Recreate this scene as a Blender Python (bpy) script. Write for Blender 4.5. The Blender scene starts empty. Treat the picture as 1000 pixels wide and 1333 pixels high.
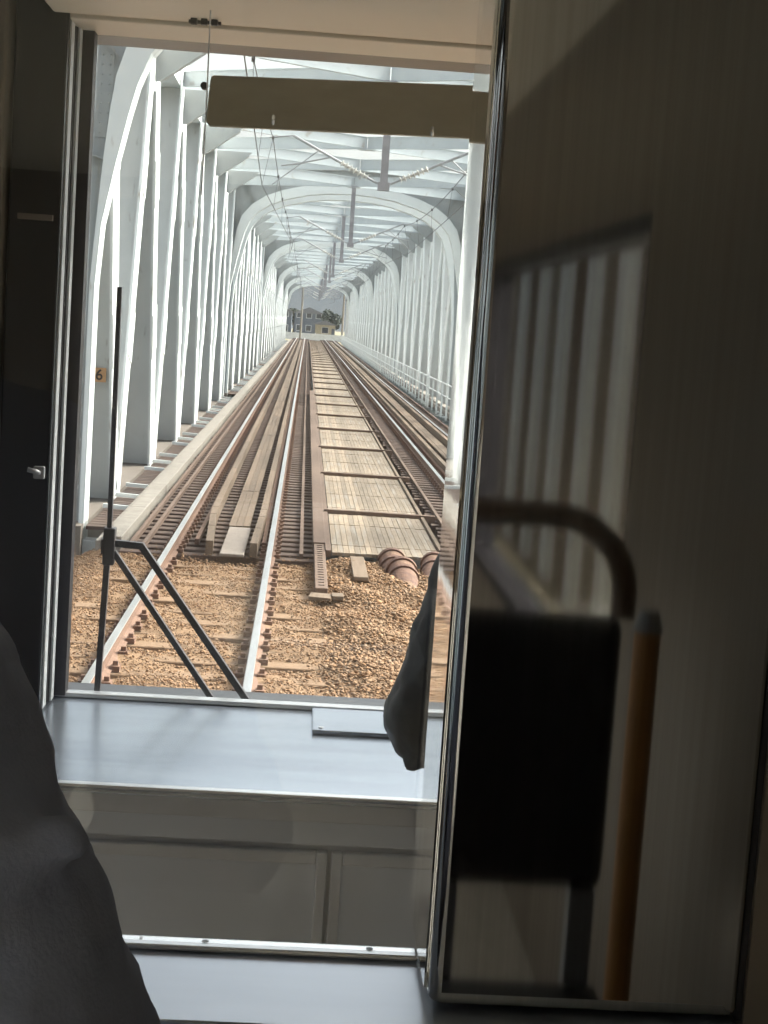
import bpy, bmesh, math, random
import numpy as np
from mathutils import Vector, Matrix
random.seed(7); rng = np.random.default_rng(11)
S = bpy.context.scene
COL = S.collection

# ------------------------------------------------------------------ camera
EYE = 2.64                                   # eye height above the rail heads
cam_d = bpy.data.cameras.new("camera"); cam = bpy.data.objects.new("camera", cam_d); COL.objects.link(cam)
cam_d.sensor_fit = 'VERTICAL'; cam_d.sensor_height = 36.0; cam_d.lens = 2100.0 / 1333.0 * 36.0
cam_d.clip_start = 0.02; cam_d.clip_end = 6000.0
_d = Vector((401 - 500, 666.5 - 416, -2100.0)).normalized()      # where the track runs to, in camera axes
_r = math.radians(3.5)
_u = Vector((math.sin(_r), math.cos(_r), 0)); _z = (_u - _u.dot(_d) * _d).normalized(); _x = _d.cross(_z)
cam.matrix_world = Matrix.Translation((0, 0, EYE)) @ Matrix((_x, _d, _z)).to_4x4()
S.camera = cam
# ------------------------------------------------------------------ light
SUN_EL, SUN_AZ = math.radians(43), math.radians(62)              # azimuth clockwise from +Y
W = bpy.data.worlds.new("World"); S.world = W; W.use_nodes = True
nt = W.node_tree; bg = nt.nodes["Background"]
sky = nt.nodes.new("ShaderNodeTexSky"); sky.sky_type = 'NISHITA'; sky.sun_disc = False
sky.sun_elevation = SUN_EL; sky.sun_rotation = SUN_AZ
sky.air_density = 1.0; sky.dust_density = 9.0; sky.ozone_density = 1.0
hs = nt.nodes.new('ShaderNodeHueSaturation'); hs.inputs['Saturation'].default_value = 0.35
nt.links.new(sky.outputs[0], hs.inputs['Color']); nt.links.new(hs.outputs[0], bg.inputs[0]); bg.inputs[1].default_value = 0.14
sl = bpy.data.lights.new("sun", 'SUN'); sl.energy = 2.2; sl.angle = math.radians(14); sl.color = (1.0, 0.95, 0.87)
so = bpy.data.objects.new("sun", sl); COL.objects.link(so)
so.rotation_euler = Vector((-math.sin(SUN_AZ) * math.cos(SUN_EL), -math.cos(SUN_AZ) * math.cos(SUN_EL), -math.sin(SUN_EL))).to_track_quat('-Z', 'Y').to_euler()
so.location = (0, 0, 60)
S.view_settings.view_transform = 'Standard'; S.view_settings.look = 'None'
S.view_settings.exposure = 2.0; S.view_settings.gamma = 1.0
S.render.engine = 'CYCLES'
S.cycles.use_denoising = True; S.cycles.max_bounces = 12; S.cycles.transparent_max_bounces = 16
S.cycles.diffuse_bounces = 6; S.cycles.glossy_bounces = 6; S.cycles.caustics_reflective = True
S.cycles.sample_clamp_indirect = 6.0

# ------------------------------------------------------------------ materials
def mat(name, col, rough=0.6, metal=0.0, col2=None, scale=6.0, contrast=0.5, bump=0.0, bscale=40.0, stretch=(1, 1, 1),
        island=0.0, spec=0.5, detail=8, dirt=None, rvar=0.0):
    m = bpy.data.materials.new(name); m.use_nodes = True
    n, l = m.node_tree.nodes, m.node_tree.links
    b = n["Principled BSDF"]; b.inputs["Roughness"].default_value = rough; b.inputs["Metallic"].default_value = metal
    b.inputs["Specular IOR Level"].default_value = spec
    tc = n.new("ShaderNodeTexCoord"); mp = n.new("ShaderNodeMapping"); mp.inputs["Scale"].default_value = stretch
    l.new(tc.outputs["Object"], mp.inputs[0])
    no = n.new("ShaderNodeTexNoise"); no.inputs["Scale"].default_value = scale; no.inputs["Detail"].default_value = detail; no.inputs["Roughness"].default_value = 0.65
    l.new(mp.outputs[0], no.inputs[0])
    rp = n.new("ShaderNodeValToRGB"); w = 0.5 * (1 - contrast)
    rp.color_ramp.elements[0].position = 0.5 - max(0.02, w * 0.6); rp.color_ramp.elements[1].position = 0.5 + max(0.02, w * 0.6)
    c2 = col2 or tuple(c * 0.7 for c in col)
    rp.color_ramp.elements[0].color = (*c2, 1); rp.color_ramp.elements[1].color = (*col, 1)
    l.new(no.outputs[0], rp.inputs[0]); out = rp.outputs[0]
    if island:
        g = n.new("ShaderNodeNewGeometry"); mr = n.new("ShaderNodeMapRange")
        mr.inputs[3].default_value = 1 - island; mr.inputs[4].default_value = 1 + island
        l.new(g.outputs["Random Per Island"], mr.inputs[0])
        mx = n.new("ShaderNodeMix"); mx.data_type = 'RGBA'; mx.blend_type = 'MULTIPLY'; mx.inputs[0].default_value = 1
        l.new(out, mx.inputs[6]); l.new(mr.outputs[0], mx.inputs[7]); out = mx.outputs[2]
    if dirt:
        no3 = n.new("ShaderNodeTexNoise"); no3.inputs["Scale"].default_value = dirt[1]; no3.inputs["Detail"].default_value = 10
        mp3 = n.new("ShaderNodeMapping"); mp3.inputs["Scale"].default_value = dirt[2]; l.new(tc.outputs["Object"], mp3.inputs[0]); l.new(mp3.outputs[0], no3.inputs[0])
        r3 = n.new("ShaderNodeValToRGB"); r3.color_ramp.elements[0].position = dirt[3]; r3.color_ramp.elements[1].position = dirt[3] + 0.15
        r3.color_ramp.elements[0].color = (0, 0, 0, 1); r3.color_ramp.elements[1].color = (1, 1, 1, 1)
        l.new(no3.outputs[0], r3.inputs[0])
        mx = n.new("ShaderNodeMix"); mx.data_type = 'RGBA'; l.new(r3.outputs[0], mx.inputs[0]); l.new(out, mx.inputs[6]); mx.inputs[7].default_value = (*dirt[0], 1); out = mx.outputs[2]
    l.new(out, b.inputs["Base Color"])
    if rvar:
        mr = n.new("ShaderNodeMapRange"); mr.inputs[1].default_value = 0.3; mr.inputs[2].default_value = 0.7
        mr.inputs[3].default_value = max(0.0, rough - rvar); mr.inputs[4].default_value = rough + rvar
        l.new(no.outputs[0], mr.inputs[0]); l.new(mr.outputs[0], b.inputs["Roughness"])
    if bump:
        nb = n.new("ShaderNodeTexNoise"); nb.inputs["Scale"].default_value = bscale; nb.inputs["Detail"].default_value = 6
        l.new(mp.outputs[0], nb.inputs[0])
        bp = n.new("ShaderNodeBump"); bp.inputs["Strength"].default_value = min(1, bump); bp.inputs["Distance"].default_value = 0.02
        l.new(nb.outputs[0], bp.inputs["Height"]); l.new(bp.outputs[0], b.inputs["Normal"])
    return m

def glass(name, tint=(0.96, 0.98, 0.97), refl=0.05, film=0.0):
    m = bpy.data.materials.new(name); m.use_nodes = True
    n, l = m.node_tree.nodes, m.node_tree.links; n.remove(n["Principled BSDF"])
    o = n["Material Output"]; t = n.new("ShaderNodeBsdfTransparent"); t.inputs[0].default_value = (*tint, 1)
    g = n.new("ShaderNodeBsdfGlossy"); g.inputs[1].default_value = 0.01
    lw = n.new("ShaderNodeLayerWeight"); lw.inputs[0].default_value = 0.25
    mr = n.new("ShaderNodeMapRange"); mr.inputs[3].default_value = refl; mr.inputs[4].default_value = 0.6
    l.new(lw.outputs["Fresnel"], mr.inputs[0])
    mx = n.new("ShaderNodeMixShader"); l.new(mr.outputs[0], mx.inputs[0]); l.new(t.outputs[0], mx.inputs[1]); l.new(g.outputs[0], mx.inputs[2])
    out = mx.outputs[0]
    if film:                                                    # dust film on the pane
        d = n.new("ShaderNodeBsdfDiffuse"); d.inputs[0].default_value = (0.8, 0.8, 0.78, 1)
        tc = n.new("ShaderNodeTexCoord"); no = n.new("ShaderNodeTexNoise"); no.inputs["Scale"].default_value = 3.0; no.inputs["Detail"].default_value = 8
        l.new(tc.outputs["Object"], no.inputs[0])
        f = n.new("ShaderNodeMapRange"); f.inputs[1].default_value = 0.35; f.inputs[2].default_value = 0.75; f.inputs[3].default_value = film * 0.3; f.inputs[4].default_value = film
        l.new(no.outputs[0], f.inputs[0])
        m2 = n.new("ShaderNodeMixShader"); l.new(f.outputs[0], m2.inputs[0]); l.new(out, m2.inputs[1]); l.new(d.outputs[0], m2.inputs[2]); out = m2.outputs[0]
    l.new(out, o.inputs[0]); return m

M = {}
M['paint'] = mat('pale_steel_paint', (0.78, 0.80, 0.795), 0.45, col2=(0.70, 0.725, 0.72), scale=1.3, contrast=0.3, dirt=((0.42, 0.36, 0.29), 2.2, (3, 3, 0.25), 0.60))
M['paint_web'] = mat('shaded_steel_paint', (0.36, 0.38, 0.38), 0.5, col2=(0.31, 0.325, 0.325), scale=1.1, contrast=0.3, dirt=((0.27, 0.25, 0.22), 2.5, (3, 3, 0.3), 0.62))  # darker than the ribs: shade of the camera-facing plates put into the grey
M['diag_web'] = mat('shaded_grey_paint', (0.64, 0.645, 0.63), 0.55, col2=(0.57, 0.575, 0.56), scale=1.2, contrast=0.3, dirt=((0.30, 0.27, 0.23), 2.5, (3, 3, 0.25), 0.64))  # shade of the recessed webs put into the grey; streaks are grime
M['brace'] = mat('blue_grey_bracing_paint', (0.52, 0.56, 0.575), 0.5, col2=(0.45, 0.485, 0.50), scale=1.4, contrast=0.3, dirt=((0.34, 0.32, 0.28), 2.5, (1.5, 1.5, 1.5), 0.62))
M['plate'] = mat('dusty_deck_plate', (0.20, 0.165, 0.135), 0.8, col2=(0.13, 0.105, 0.085), scale=4, contrast=0.3)
M['rib'] = mat('white_steel_paint', (0.74, 0.77, 0.76), 0.42, col2=(0.66, 0.69, 0.69), scale=1.5, contrast=0.3, dirt=((0.45, 0.42, 0.38), 3.0, (3, 3, 1), 0.66))
M['ballast_bed'] = mat('ballast_bed', (0.235, 0.140, 0.074), 0.95, col2=(0.17, 0.10, 0.052), scale=14, contrast=0.4, bump=1, bscale=30)
M['stone'] = mat('ballast_stone', (0.27, 0.163, 0.090), 0.9, col2=(0.19, 0.110, 0.058), scale=7, contrast=0.2, island=0.22, bump=0.3, bscale=60)
_n = M['stone'].node_tree.nodes; _l = M['stone'].node_tree.links; _b = _n['Principled BSDF']; _src = _b.inputs['Base Color'].links[0].from_socket
_g = _n.new('ShaderNodeNewGeometry'); _wn = _n.new('ShaderNodeTexWhiteNoise'); _wn.noise_dimensions = '1D'; _l.new(_g.outputs['Random Per Island'], _wn.inputs['W'])
_cr = _n.new('ShaderNodeValToRGB'); _cr.color_ramp.interpolation = 'CONSTANT'
for _p_, _c_ in ((0.0, (.75, .69, .64)), (.18, (1.0, 1.0, 1.0)), (.62, (1.2, 1.12, 1.0)), (.82, (.95, 1.05, 1.2)), (.93, (1.3, 1.36, 1.42))):
    _e = _cr.color_ramp.elements[0] if _p_ == 0 else _cr.color_ramp.elements[1] if _p_ == .18 else _cr.color_ramp.elements.new(_p_)
    _e.position = _p_; _e.color = (*_c_, 1)
_l.new(_wn.outputs['Value'], _cr.inputs[0])
_mx = _n.new('ShaderNodeMix'); _mx.data_type = 'RGBA'; _mx.blend_type = 'MULTIPLY'; _mx.inputs[0].default_value = 1
_l.new(_src, _mx.inputs[6]); _l.new(_cr.outputs[0], _mx.inputs[7]); _l.new(_mx.outputs[2], _b.inputs['Base Color'])
M['sleeper'] = mat('sleeper_timber', (0.095, 0.058, 0.042), 0.85, col2=(0.055, 0.034, 0.025), scale=9, contrast=0.3, stretch=(0.4, 4, 4), island=0.25, bump=0.5, bscale=20)
M['tie_ballast'] = mat('dusty_sleeper', (0.225, 0.138, 0.078), 0.9, col2=(0.16, 0.098, 0.055), scale=9, contrast=0.3, stretch=(0.5, 3, 3), bump=0.5)
M['rust'] = mat('rusty_rail_steel', (0.20, 0.11, 0.07), 0.8, col2=(0.11, 0.06, 0.04), scale=12, contrast=0.3, bump=0.3)
M['railhead'] = mat('polished_rail_steel', (0.80, 0.80, 0.80), 0.28, 1.0, col2=(0.62, 0.60, 0.58), scale=5, stretch=(3, 0.2, 1), contrast=0.3)
M['board'] = mat('tan_board', (0.16, 0.108, 0.070), 0.8, col2=(0.10, 0.068, 0.044), scale=8, contrast=0.3, stretch=(4, 0.4, 4), island=0.2, bump=0.3)
M['panel'] = mat('weathered_deck_panel', (0.27, 0.205, 0.140), 0.65, col2=(0.175, 0.125, 0.082), scale=3, contrast=0.5, stretch=(5, 1.0, 4), island=0.3, bump=0.3, dirt=((0.25, 0.215, 0.175), 3, (5, .25, 3), 0.55))
M['pale_board'] = mat('pale_grey_board', (0.26, 0.215, 0.18), 0.8, col2=(0.21, 0.17, 0.14), scale=8, bump=0.3)
M['dark_steel'] = mat('dark_brown_steel', (0.12, 0.075, 0.055), 0.75, col2=(0.07, 0.045, 0.035), scale=8, contrast=0.3)
M['tan_steel'] = mat('dusty_brown_steel', (0.15, 0.092, 0.062), 0.8, col2=(0.09, 0.055, 0.038), scale=10, contrast=0.3)
M['terracotta'] = mat('rusty_pipe', (0.19, 0.10, 0.065), 0.85, col2=(0.085, 0.042, 0.03), scale=7, contrast=0.45, bump=0.6, bscale=25, dirt=((0.22, 0.135, 0.08), 5, (1, 1, 1), 0.55))
M['concrete'] = mat('pale_concrete', (0.28, 0.25, 0.215), 0.85, col2=(0.17, 0.145, 0.12), scale=5, contrast=0.25, bump=0.4)
M['river'] = mat('river_water', (0.10, 0.13, 0.14), 0.12, col2=(0.08, 0.11, 0.12), scale=0.2, bump=0.3, bscale=0.8)
M['earth'] = mat('bank_earth', (0.24, 0.19, 0.12), 0.95, col2=(0.13, 0.13, 0.06), scale=0.4, contrast=0.3, bump=0.6, bscale=4)
M['hill'] = mat('wooded_hill', (0.034, 0.044, 0.056), 0.95, col2=(0.016, 0.022, 0.030), scale=0.09, contrast=0.3, bump=1, bscale=0.2)  # blue of the distant haze mixed into the hill colour
M['leaf'] = mat('leaf_green', (0.050, 0.062, 0.045), 0.8, col2=(0.035, 0.045, 0.034), scale=2, island=0.4)
M['bark'] = mat('bark', (0.14, 0.10, 0.07), 0.9, bump=0.6)
M['insul'] = mat('insulator_porcelain', (0.62, 0.60, 0.56), 0.3, scale=5)
M['galv'] = mat('galvanised_tube', (0.36, 0.37, 0.38), 0.5, 0.3, scale=6)
M['pole'] = mat('brown_grey_pole_paint', (0.30, 0.29, 0.31), 0.55, scale=4)
M['wire'] = mat('overhead_wire', (0.10, 0.095, 0.10), 0.5, 0.4)
M['cream'] = mat('cream_render', (0.42, 0.36, 0.26), 0.85, scale=3)
M['white_wall'] = mat('white_wall', (0.72, 0.73, 0.74), 0.8, scale=2, contrast=0.2)
M['tile'] = mat('grey_roof_tile', (0.16, 0.16, 0.18), 0.7, scale=8)
M['dark_glass'] = mat('dark_window_glass', (0.03, 0.035, 0.045), 0.1)
M['greywall'] = mat('blue_grey_cladding', (0.10, 0.12, 0.16), 0.8, scale=1)
M['orange'] = mat('orange_plate', (0.75, 0.42, 0.20), 0.6, scale=6, contrast=0.2)
M['ink'] = mat('dark_lettering', (0.06, 0.04, 0.03), 0.6)
# cab
M['soffit'] = mat('beige_laminate', (0.82, 0.74, 0.62), 0.45, col2=(0.78, 0.70, 0.58), scale=2, contrast=0.2)
M['wall_brown'] = mat('brown_laminate', (0.20, 0.160, 0.120), 0.4, col2=(0.18, 0.145, 0.108), scale=3, contrast=0.2)
M['wall_dark'] = mat('dark_laminate', (0.013, 0.013, 0.016), 0.3, col2=(0.010, 0.010, 0.013), scale=2, contrast=0.2)
M['carpet'] = mat('train_floor', (0.66, 0.63, 0.57), 0.3, scale=20, contrast=0.3)
M['dash'] = mat('silver_dashboard', (0.50, 0.55, 0.62), 0.24, 0.85, col2=(0.40, 0.44, 0.51), scale=4, contrast=0.25, stretch=(0.5, 4, 1), detail=3)
M['ledge'] = mat('satin_aluminium', (0.63, 0.67, 0.74), 0.33, 0.85, col2=(0.54, 0.58, 0.65), scale=4, contrast=0.2, stretch=(0.6, 3, 1), detail=3)
M['alu'] = mat('bright_aluminium', (0.85, 0.86, 0.88), 0.25, 0.6, scale=6, contrast=0.2)
M['trim'] = mat('white_trim_paint', (0.62, 0.63, 0.65), 0.3, scale=6, contrast=0.2)
M['gasket'] = mat('black_rubber', (0.025, 0.022, 0.026), 0.6)
M['cabinet'] = mat('taupe_cabinet_paint', (0.70, 0.73, 0.79), 0.4, col2=(0.67, 0.70, 0.76), scale=3, contrast=0.2)
M['cabinet_frame'] = mat('grey_cabinet_frame', (0.76, 0.77, 0.80), 0.35, scale=4, contrast=0.2)
M['visor'] = mat('olive_sun_visor', (0.33, 0.29, 0.205), 0.5, col2=(0.24, 0.205, 0.14), scale=6, contrast=0.1, stretch=(2, 1, 5), dirt=((0.38, 0.34, 0.26), 9, (1, 1, 3), 0.62))
M['black'] = mat('black_plastic', (0.025, 0.024, 0.026), 0.45, scale=6)
M['wiperpaint'] = mat('black_wiper_paint', (0.02, 0.017, 0.02), 0.4)
M['steel'] = mat('polished_dark_steel', (0.45, 0.44, 0.43), 0.13, 1.0, col2=(0.36, 0.35, 0.34), scale=3, contrast=0.2, stretch=(60, 60, 0.6))
_st = M['steel'].node_tree; _tg = _st.nodes.new('ShaderNodeTangent'); _tg.direction_type = 'RADIAL'; _tg.axis = 'Z'     # brushed upright
_p = _st.nodes['Principled BSDF']; _p.inputs['Anisotropic'].default_value = 0.8; _p.inputs['Roughness'].default_value = 0.036; _p.inputs['Anisotropic Rotation'].default_value = 0.25
_st.links.new(_tg.outputs[0], _p.inputs['Tangent'])
M['steel_clear'] = mat('polished_bright_steel', (0.80, 0.80, 0.79), 0.03, 1.0, scale=3, contrast=0.2, bump=0.006, bscale=5)
M['jacket'] = mat('charcoal_jacket_cloth', (0.34, 0.36, 0.46), 0.85, col2=(0.30, 0.32, 0.41), scale=60, contrast=0.2, bump=0.12, bscale=400)
M['navy'] = mat('navy_uniform_cloth', (0.008, 0.009, 0.017), 0.5, col2=(0.006, 0.007, 0.013), scale=40, contrast=0.2, bump=0.1, bscale=500)
M['trouser'] = mat('dark_trousers', (0.03, 0.03, 0.035), 0.9, scale=40)
M['skin'] = mat('skin', (0.55, 0.34, 0.25), 0.55, scale=8, contrast=0.2)
M['hair'] = mat('black_hair', (0.018, 0.015, 0.013), 0.5, scale=30, stretch=(4, 4, 1), bump=0.3)
M['bronze'] = mat('bronze_handrail', (0.22, 0.14, 0.09), 0.4, 0.2)
M['amber'] = mat('amber_handrail_pole', (0.55, 0.26, 0.08), 0.4)
M['seat'] = mat('black_seat_cover', (0.045, 0.045, 0.048), 0.6, scale=20)
M['pane'] = glass('windscreen_glass', (0.97, 0.985, 0.98), 0.03, 0.012)
M['pane2'] = glass('partition_glass', (0.96, 0.97, 0.96), 0.035, 0.012)
M['pane3'] = glass('side_window_glass', (0.95, 0.97, 0.96), 0.04)

# ------------------------------------------------------------------ mesh helpers
class MB:
    def __init__(s): s.v = []; s.f = []
    def add(s, vs, fs):
        o = len(s.v); s.v += [tuple(v) for v in vs]; s.f += [tuple(i + o for i in f) for f in fs]; return s
    def box(s, x0, x1, y0, y1, z0, z1):
        v = [(x, y, z) for z in (z0, z1) for y in (y0, y1) for x in (x0, x1)]
        return s.add(v, [(0, 2, 3, 1), (4, 5, 7, 6), (0, 1, 5, 4), (2, 6, 7, 3), (0, 4, 6, 2), (1, 3, 7, 5)])
    def bar(s, a, b, w, h, up=(0, 0, 1), off=(0, 0)):
        """rectangular bar from a to b: w across, h along 'up'"""
        a, b = Vector(a), Vector(b); d = (b - a).normalized(); u = Vector(up); u = (u - u.dot(d) * d).normalized(); r = d.cross(u)
        v = []
        for p in (a, b):
            for i, j in ((-1, -1), (1, -1), (1, 1), (-1, 1)): v.append(p + r * (i * w / 2 + off[0]) + u * (j * h / 2 + off[1]))
        return s.add(v, [(3, 2, 1, 0), (4, 5, 6, 7), (0, 1, 5, 4), (1, 2, 6, 5), (2, 3, 7, 6), (3, 0, 4, 7)])
    def tube(s, pts, r, n=8, cap=True):
        pts = [Vector(p) for p in pts]; rr = r if isinstance(r, (list, tuple)) else [r] * len(pts); o = len(s.v); pu = None
        for i, p in enumerate(pts):
            d = (pts[min(i + 1, len(pts) - 1)] - pts[max(i - 1, 0)]).normalized()
            if pu is None: pu = Vector((0, 0, 1)) if abs(d.z) < 0.9 else Vector((1, 0, 0))
            u = (pu - pu.dot(d) * d).normalized(); pu = u; w = d.cross(u)
            for k in range(n):
                a = 2 * math.pi * k / n; s.v.append(tuple(p + (u * math.cos(a) + w * math.sin(a)) * rr[i]))
        for i in range(len(pts) - 1):
            for k in range(n):
                a = o + i * n + k; b = o + i * n + (k + 1) % n; s.f.append((a, b, b + n, a + n))
        if cap:
            s.f.append(tuple(o + k for k in range(n))[::-1]); e = o + (len(pts) - 1) * n; s.f.append(tuple(e + k for k in range(n)))
        return s
    def prism(s, poly, axis, a, b):
        """polygon (list of 2-tuples) extruded along axis from a to b"""
        n = len(poly); mk = {'x': lambda p, t: (t, p[0], p[1]), 'y': lambda p, t: (p[0], t, p[1]), 'z': lambda p, t: (p[0], p[1], t)}[axis]
        v = [mk(p, a) for p in poly] + [mk(p, b) for p in poly]
        return s.add(v, [tuple(range(n))[::-1], tuple(range(n, 2 * n))] + [(i, (i + 1) % n, n + (i + 1) % n, n + i) for i in range(n)])
    def build(s, name, m, parent=None, smooth=False, bevel=0.0, seg=2):
        me = bpy.data.meshes.new(name); me.from_pydata(s.v, [], s.f)
        bm = bmesh.new(); bm.from_mesh(me); bmesh.ops.recalc_face_normals(bm, faces=bm.faces)
        if bevel: bmesh.ops.bevel(bm, geom=[e for e in bm.edges], offset=bevel, segments=seg, affect='EDGES', profile=0.5, clamp_overlap=True)
        bm.to_mesh(me); bm.free()
        return link(name, me, m, parent, smooth)

def link(name, me, m, parent=None, smooth=False):
    if m is not None and not me.materials: me.materials.append(m)
    if smooth:
        me.polygons.foreach_set('use_smooth', [True] * len(me.polygons))
        if smooth == 'angle': me.set_sharp_from_angle(angle=math.radians(38))
    o = bpy.data.objects.new(name, me); COL.objects.link(o)
    if parent: o.parent = parent
    return o

def tag(o, label, cat=None, group=None, kind=None):
    if label: o['label'] = label
    if cat: o['category'] = cat
    if group: o['group'] = group
    if kind: o['kind'] = kind
    return o

def thing(name, label, cat, loc=(0, 0, 0), group=None):
    o = bpy.data.objects.new(name, None); COL.objects.link(o); o.location = loc; o.empty_display_size = 0.1
    return tag(o, label, cat, group)

def copy_tree(o, loc=None, parent=None, label=None):
    c = o.copy(); COL.objects.link(c)
    if parent: c.parent = parent
    if loc is not None: c.location = loc
    if label: c['label'] = label
    for ch in o.children: copy_tree(ch, None, c)
    return c

def solid(name, o_list): pass

# ================================================================== SETTING
BC = 1.27                                     # centre line of the bridge
T1, T2 = -0.84, 3.10                          # centre lines of the two tracks
SPANS = [22 + 39 * k for k in range(5)]
END = 22 + 39 * 4 + 36

tag(MB().box(-900, 900, -400, 420, -9.2, -9.0).build('river', M['river']), 'wide grey river far below the bridge deck', 'river', kind='structure')
def terrain(name, x0, x1, y0, y1, nx, ny, f, m):
    v = []; fs = []
    for j in range(ny + 1):
        for i in range(nx + 1):
            x = x0 + (x1 - x0) * i / nx; y = y0 + (y1 - y0) * j / ny; v.append((x, y, f(x, y)))
    for j in range(ny):
        for i in range(nx):
            a = j * (nx + 1) + i; fs.append((a, a + 1, a + nx + 2, a + nx + 1))
    return MB().add(v, fs).build(name, m, smooth=True)
def near_f(x, y):
    t = max(0.0, (abs(x - BC) - 5.0) / 9.0); return -0.75 - min(9.5, t * 5.5) - (0.15 * math.sin(x * 1.3) * math.cos(y * 0.9))
tag(terrain('near_bank', -80, 80, -90, 18.9, 80, 50, near_f, M['earth']), 'earth embankment under the near track', 'ground', kind='structure')
def far_f(x, y):
    t = max(0.0, (abs(x - BC) - 26) / 20); return -0.55 - min(1.2, t) + 0.1 * math.sin(x * .5 + y * .3)
tag(terrain('far_bank', -400, 400, END + 0.5, 900, 80, 40, far_f, M['earth']), 'low ground on the far side of the river', 'ground', kind='structure')
def hill_f(x, y):
    r = 34 * math.exp(-((x - 40) / 420) ** 2) + 16 * math.sin(x / 90 + 1.2) + 8 * math.sin(x / 31) + 4 * math.sin(x / 13 + y / 40) + 24
    return -6 + max(0, r * .32 + 19) * math.exp(-((y - 640) / 75) ** 2)
tag(terrain('hills', -1500, 1500, 430, 880, 240, 40, hill_f, M['hill']), 'dark wooded hills closing the end of the bridge', 'hills', kind='structure')

# ballast bed (near bank), slightly crowned, ends in a ragged edge where the deck starts
def bed_z(x, y):
    d = min(abs(x - T1), abs(x - T2)); z = -0.168
    if 0.25 < x < 1.95: z += (0.044 + 0.03 * math.sin(x * 3)) * min(1, (x - 0.25) / 0.35)
    if x < T1 - 1.35: z = -0.2 - (T1 - 1.35 - x) * 0.42
    if x > T2 + 1.35: z = -0.2 - (x - T2 - 1.35) * 0.42
    return z + 0.022 * math.sin(x * 7.1 + y * 3.3) + 0.018 * math.sin(y * 5.7 - x * 2.9)
def bed_end(x):
    e = 18.35 + 0.18 * math.sin(x * 2.3) + 0.1 * math.sin(x * 7.1)
    return e + (0.55 if x < -2.1 else 0)
bv = []; bf = []; nx, ny = 90, 120
for j in range(ny + 1):
    for i in range(nx + 1):
        x = -4.2 + 10.6 * i / nx; ye = bed_end(x); y = 0.0 + ye * j / ny
        bv.append((x, y, bed_z(x, y) - (0.25 if j == ny else 0.0)))
for j in range(ny):
    for i in range(nx):
        a = j * (nx + 1) + i; bf.append((a, a + 1, a + nx + 2, a + nx + 1))
tag(MB().add(bv, bf).build('ballast_bed', M['ballast_bed'], smooth=True), 'brown bed of ballast under the near track', 'ballast', kind='structure')

# loose stones on the bed, one uncountable object
def stones(n):
    ico = bmesh.new(); bmesh.ops.create_icosphere(ico, subdivisions=1, radius=1)
    bv0 = np.array([v.co[:] for v in ico.verts]); bf0 = np.array([[v.index for v in f.verts] for f in ico.faces]); ico.free()
    P = []
    while len(P) < n:
        x = rng.uniform(-3.6, 3.4); y = rng.uniform(9.2, 19.0)
        over = y - bed_end(x)
        if over > 0.05 and (over > .5 or rng.random() > .12 or x < -2.0): continue
        if min(abs(x - T1 - .565), abs(x - T1 + .565), abs(x - T2 + .565), abs(x - T2 - .565)) < 0.11: continue
        infour = (abs(x - T1) < 0.47)
        on_tie = (abs(x - T1) < 1.1) and abs(((y - 3.0) / 0.55) % 1 - 0.5) > 0.34
        if on_tie and rng.random() < 0.36: continue
        if infour and rng.random() < 0.1: continue
        s = rng.uniform(0.006, 0.0125) * (1 + 1.1 * rng.random() ** 4) * (1.35 if 0.3 < x < 1.95 else 0.9)
        z = (-.15 if over > 0.05 else bed_z(x, y)) + rng.uniform(-0.002, 0.02) + (0.018 if on_tie else 0)
        P.append((x, y, z, s))
    P = np.array(P); n = len(P)
    V = bv0[None] * rng.uniform(0.5, 1.45, (n, 12, 1)) * 0.8 + 0
    V = V * (P[:, 3][:, None, None]) * np.stack([rng.uniform(.8, 1.5, n), rng.uniform(.8, 1.4, n), rng.uniform(.35, .8, n)], 1)[:, None, :]
    a = rng.uniform(0, 6.28, n); b = rng.uniform(-.7, .7, n)
    ca, sa, cb, sb = np.cos(a)[:, None], np.sin(a)[:, None], np.cos(b)[:, None], np.sin(b)[:, None]
    x, y, z = V[..., 0], V[..., 1], V[..., 2]
    y, z = y * cb - z * sb, y * sb + z * cb; x, y = x * ca - y * sa, x * sa + y * ca
    V = np.stack([x + P[:, 0:1], y + P[:, 1:2], z + P[:, 2:3]], -1).reshape(-1, 3)
    Fc = (bf0[None] + (np.arange(n) * 12)[:, None, None]).reshape(-1)
    me = bpy.data.meshes.new('ballast_stones'); me.vertices.add(len(V)); me.vertices.foreach_set('co', V.astype(np.float32).ravel())
    me.loops.add(len(Fc)); me.loops.foreach_set('vertex_index', Fc.astype(np.int32)); nf = len(Fc) // 3
    me.polygons.add(nf); me.polygons.foreach_set('loop_start', np.arange(0, nf * 3, 3, dtype=np.int32)); me.update(calc_edges=True); me.validate()
    return link('ballast_stones', me, M['stone'])
tag(stones(90000), 'loose tan ballast stones strewn round the near rails', 'gravel', kind='stuff')

# abutment under the start of the deck
ab = thing('abutment', 'grey concrete abutment carrying the near end of the bridge', 'abutment', (BC, 20, -1))
MB().box(-6.2, 6.2, -1.2, 1.6, -8.5, 0.1).build('pier_block', M['concrete'], ab)
MB().box(-5.6, 5.6, -1.3, -1.05, 0.1, 0.42).build('parapet_kerb', M['concrete'], ab)

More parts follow.
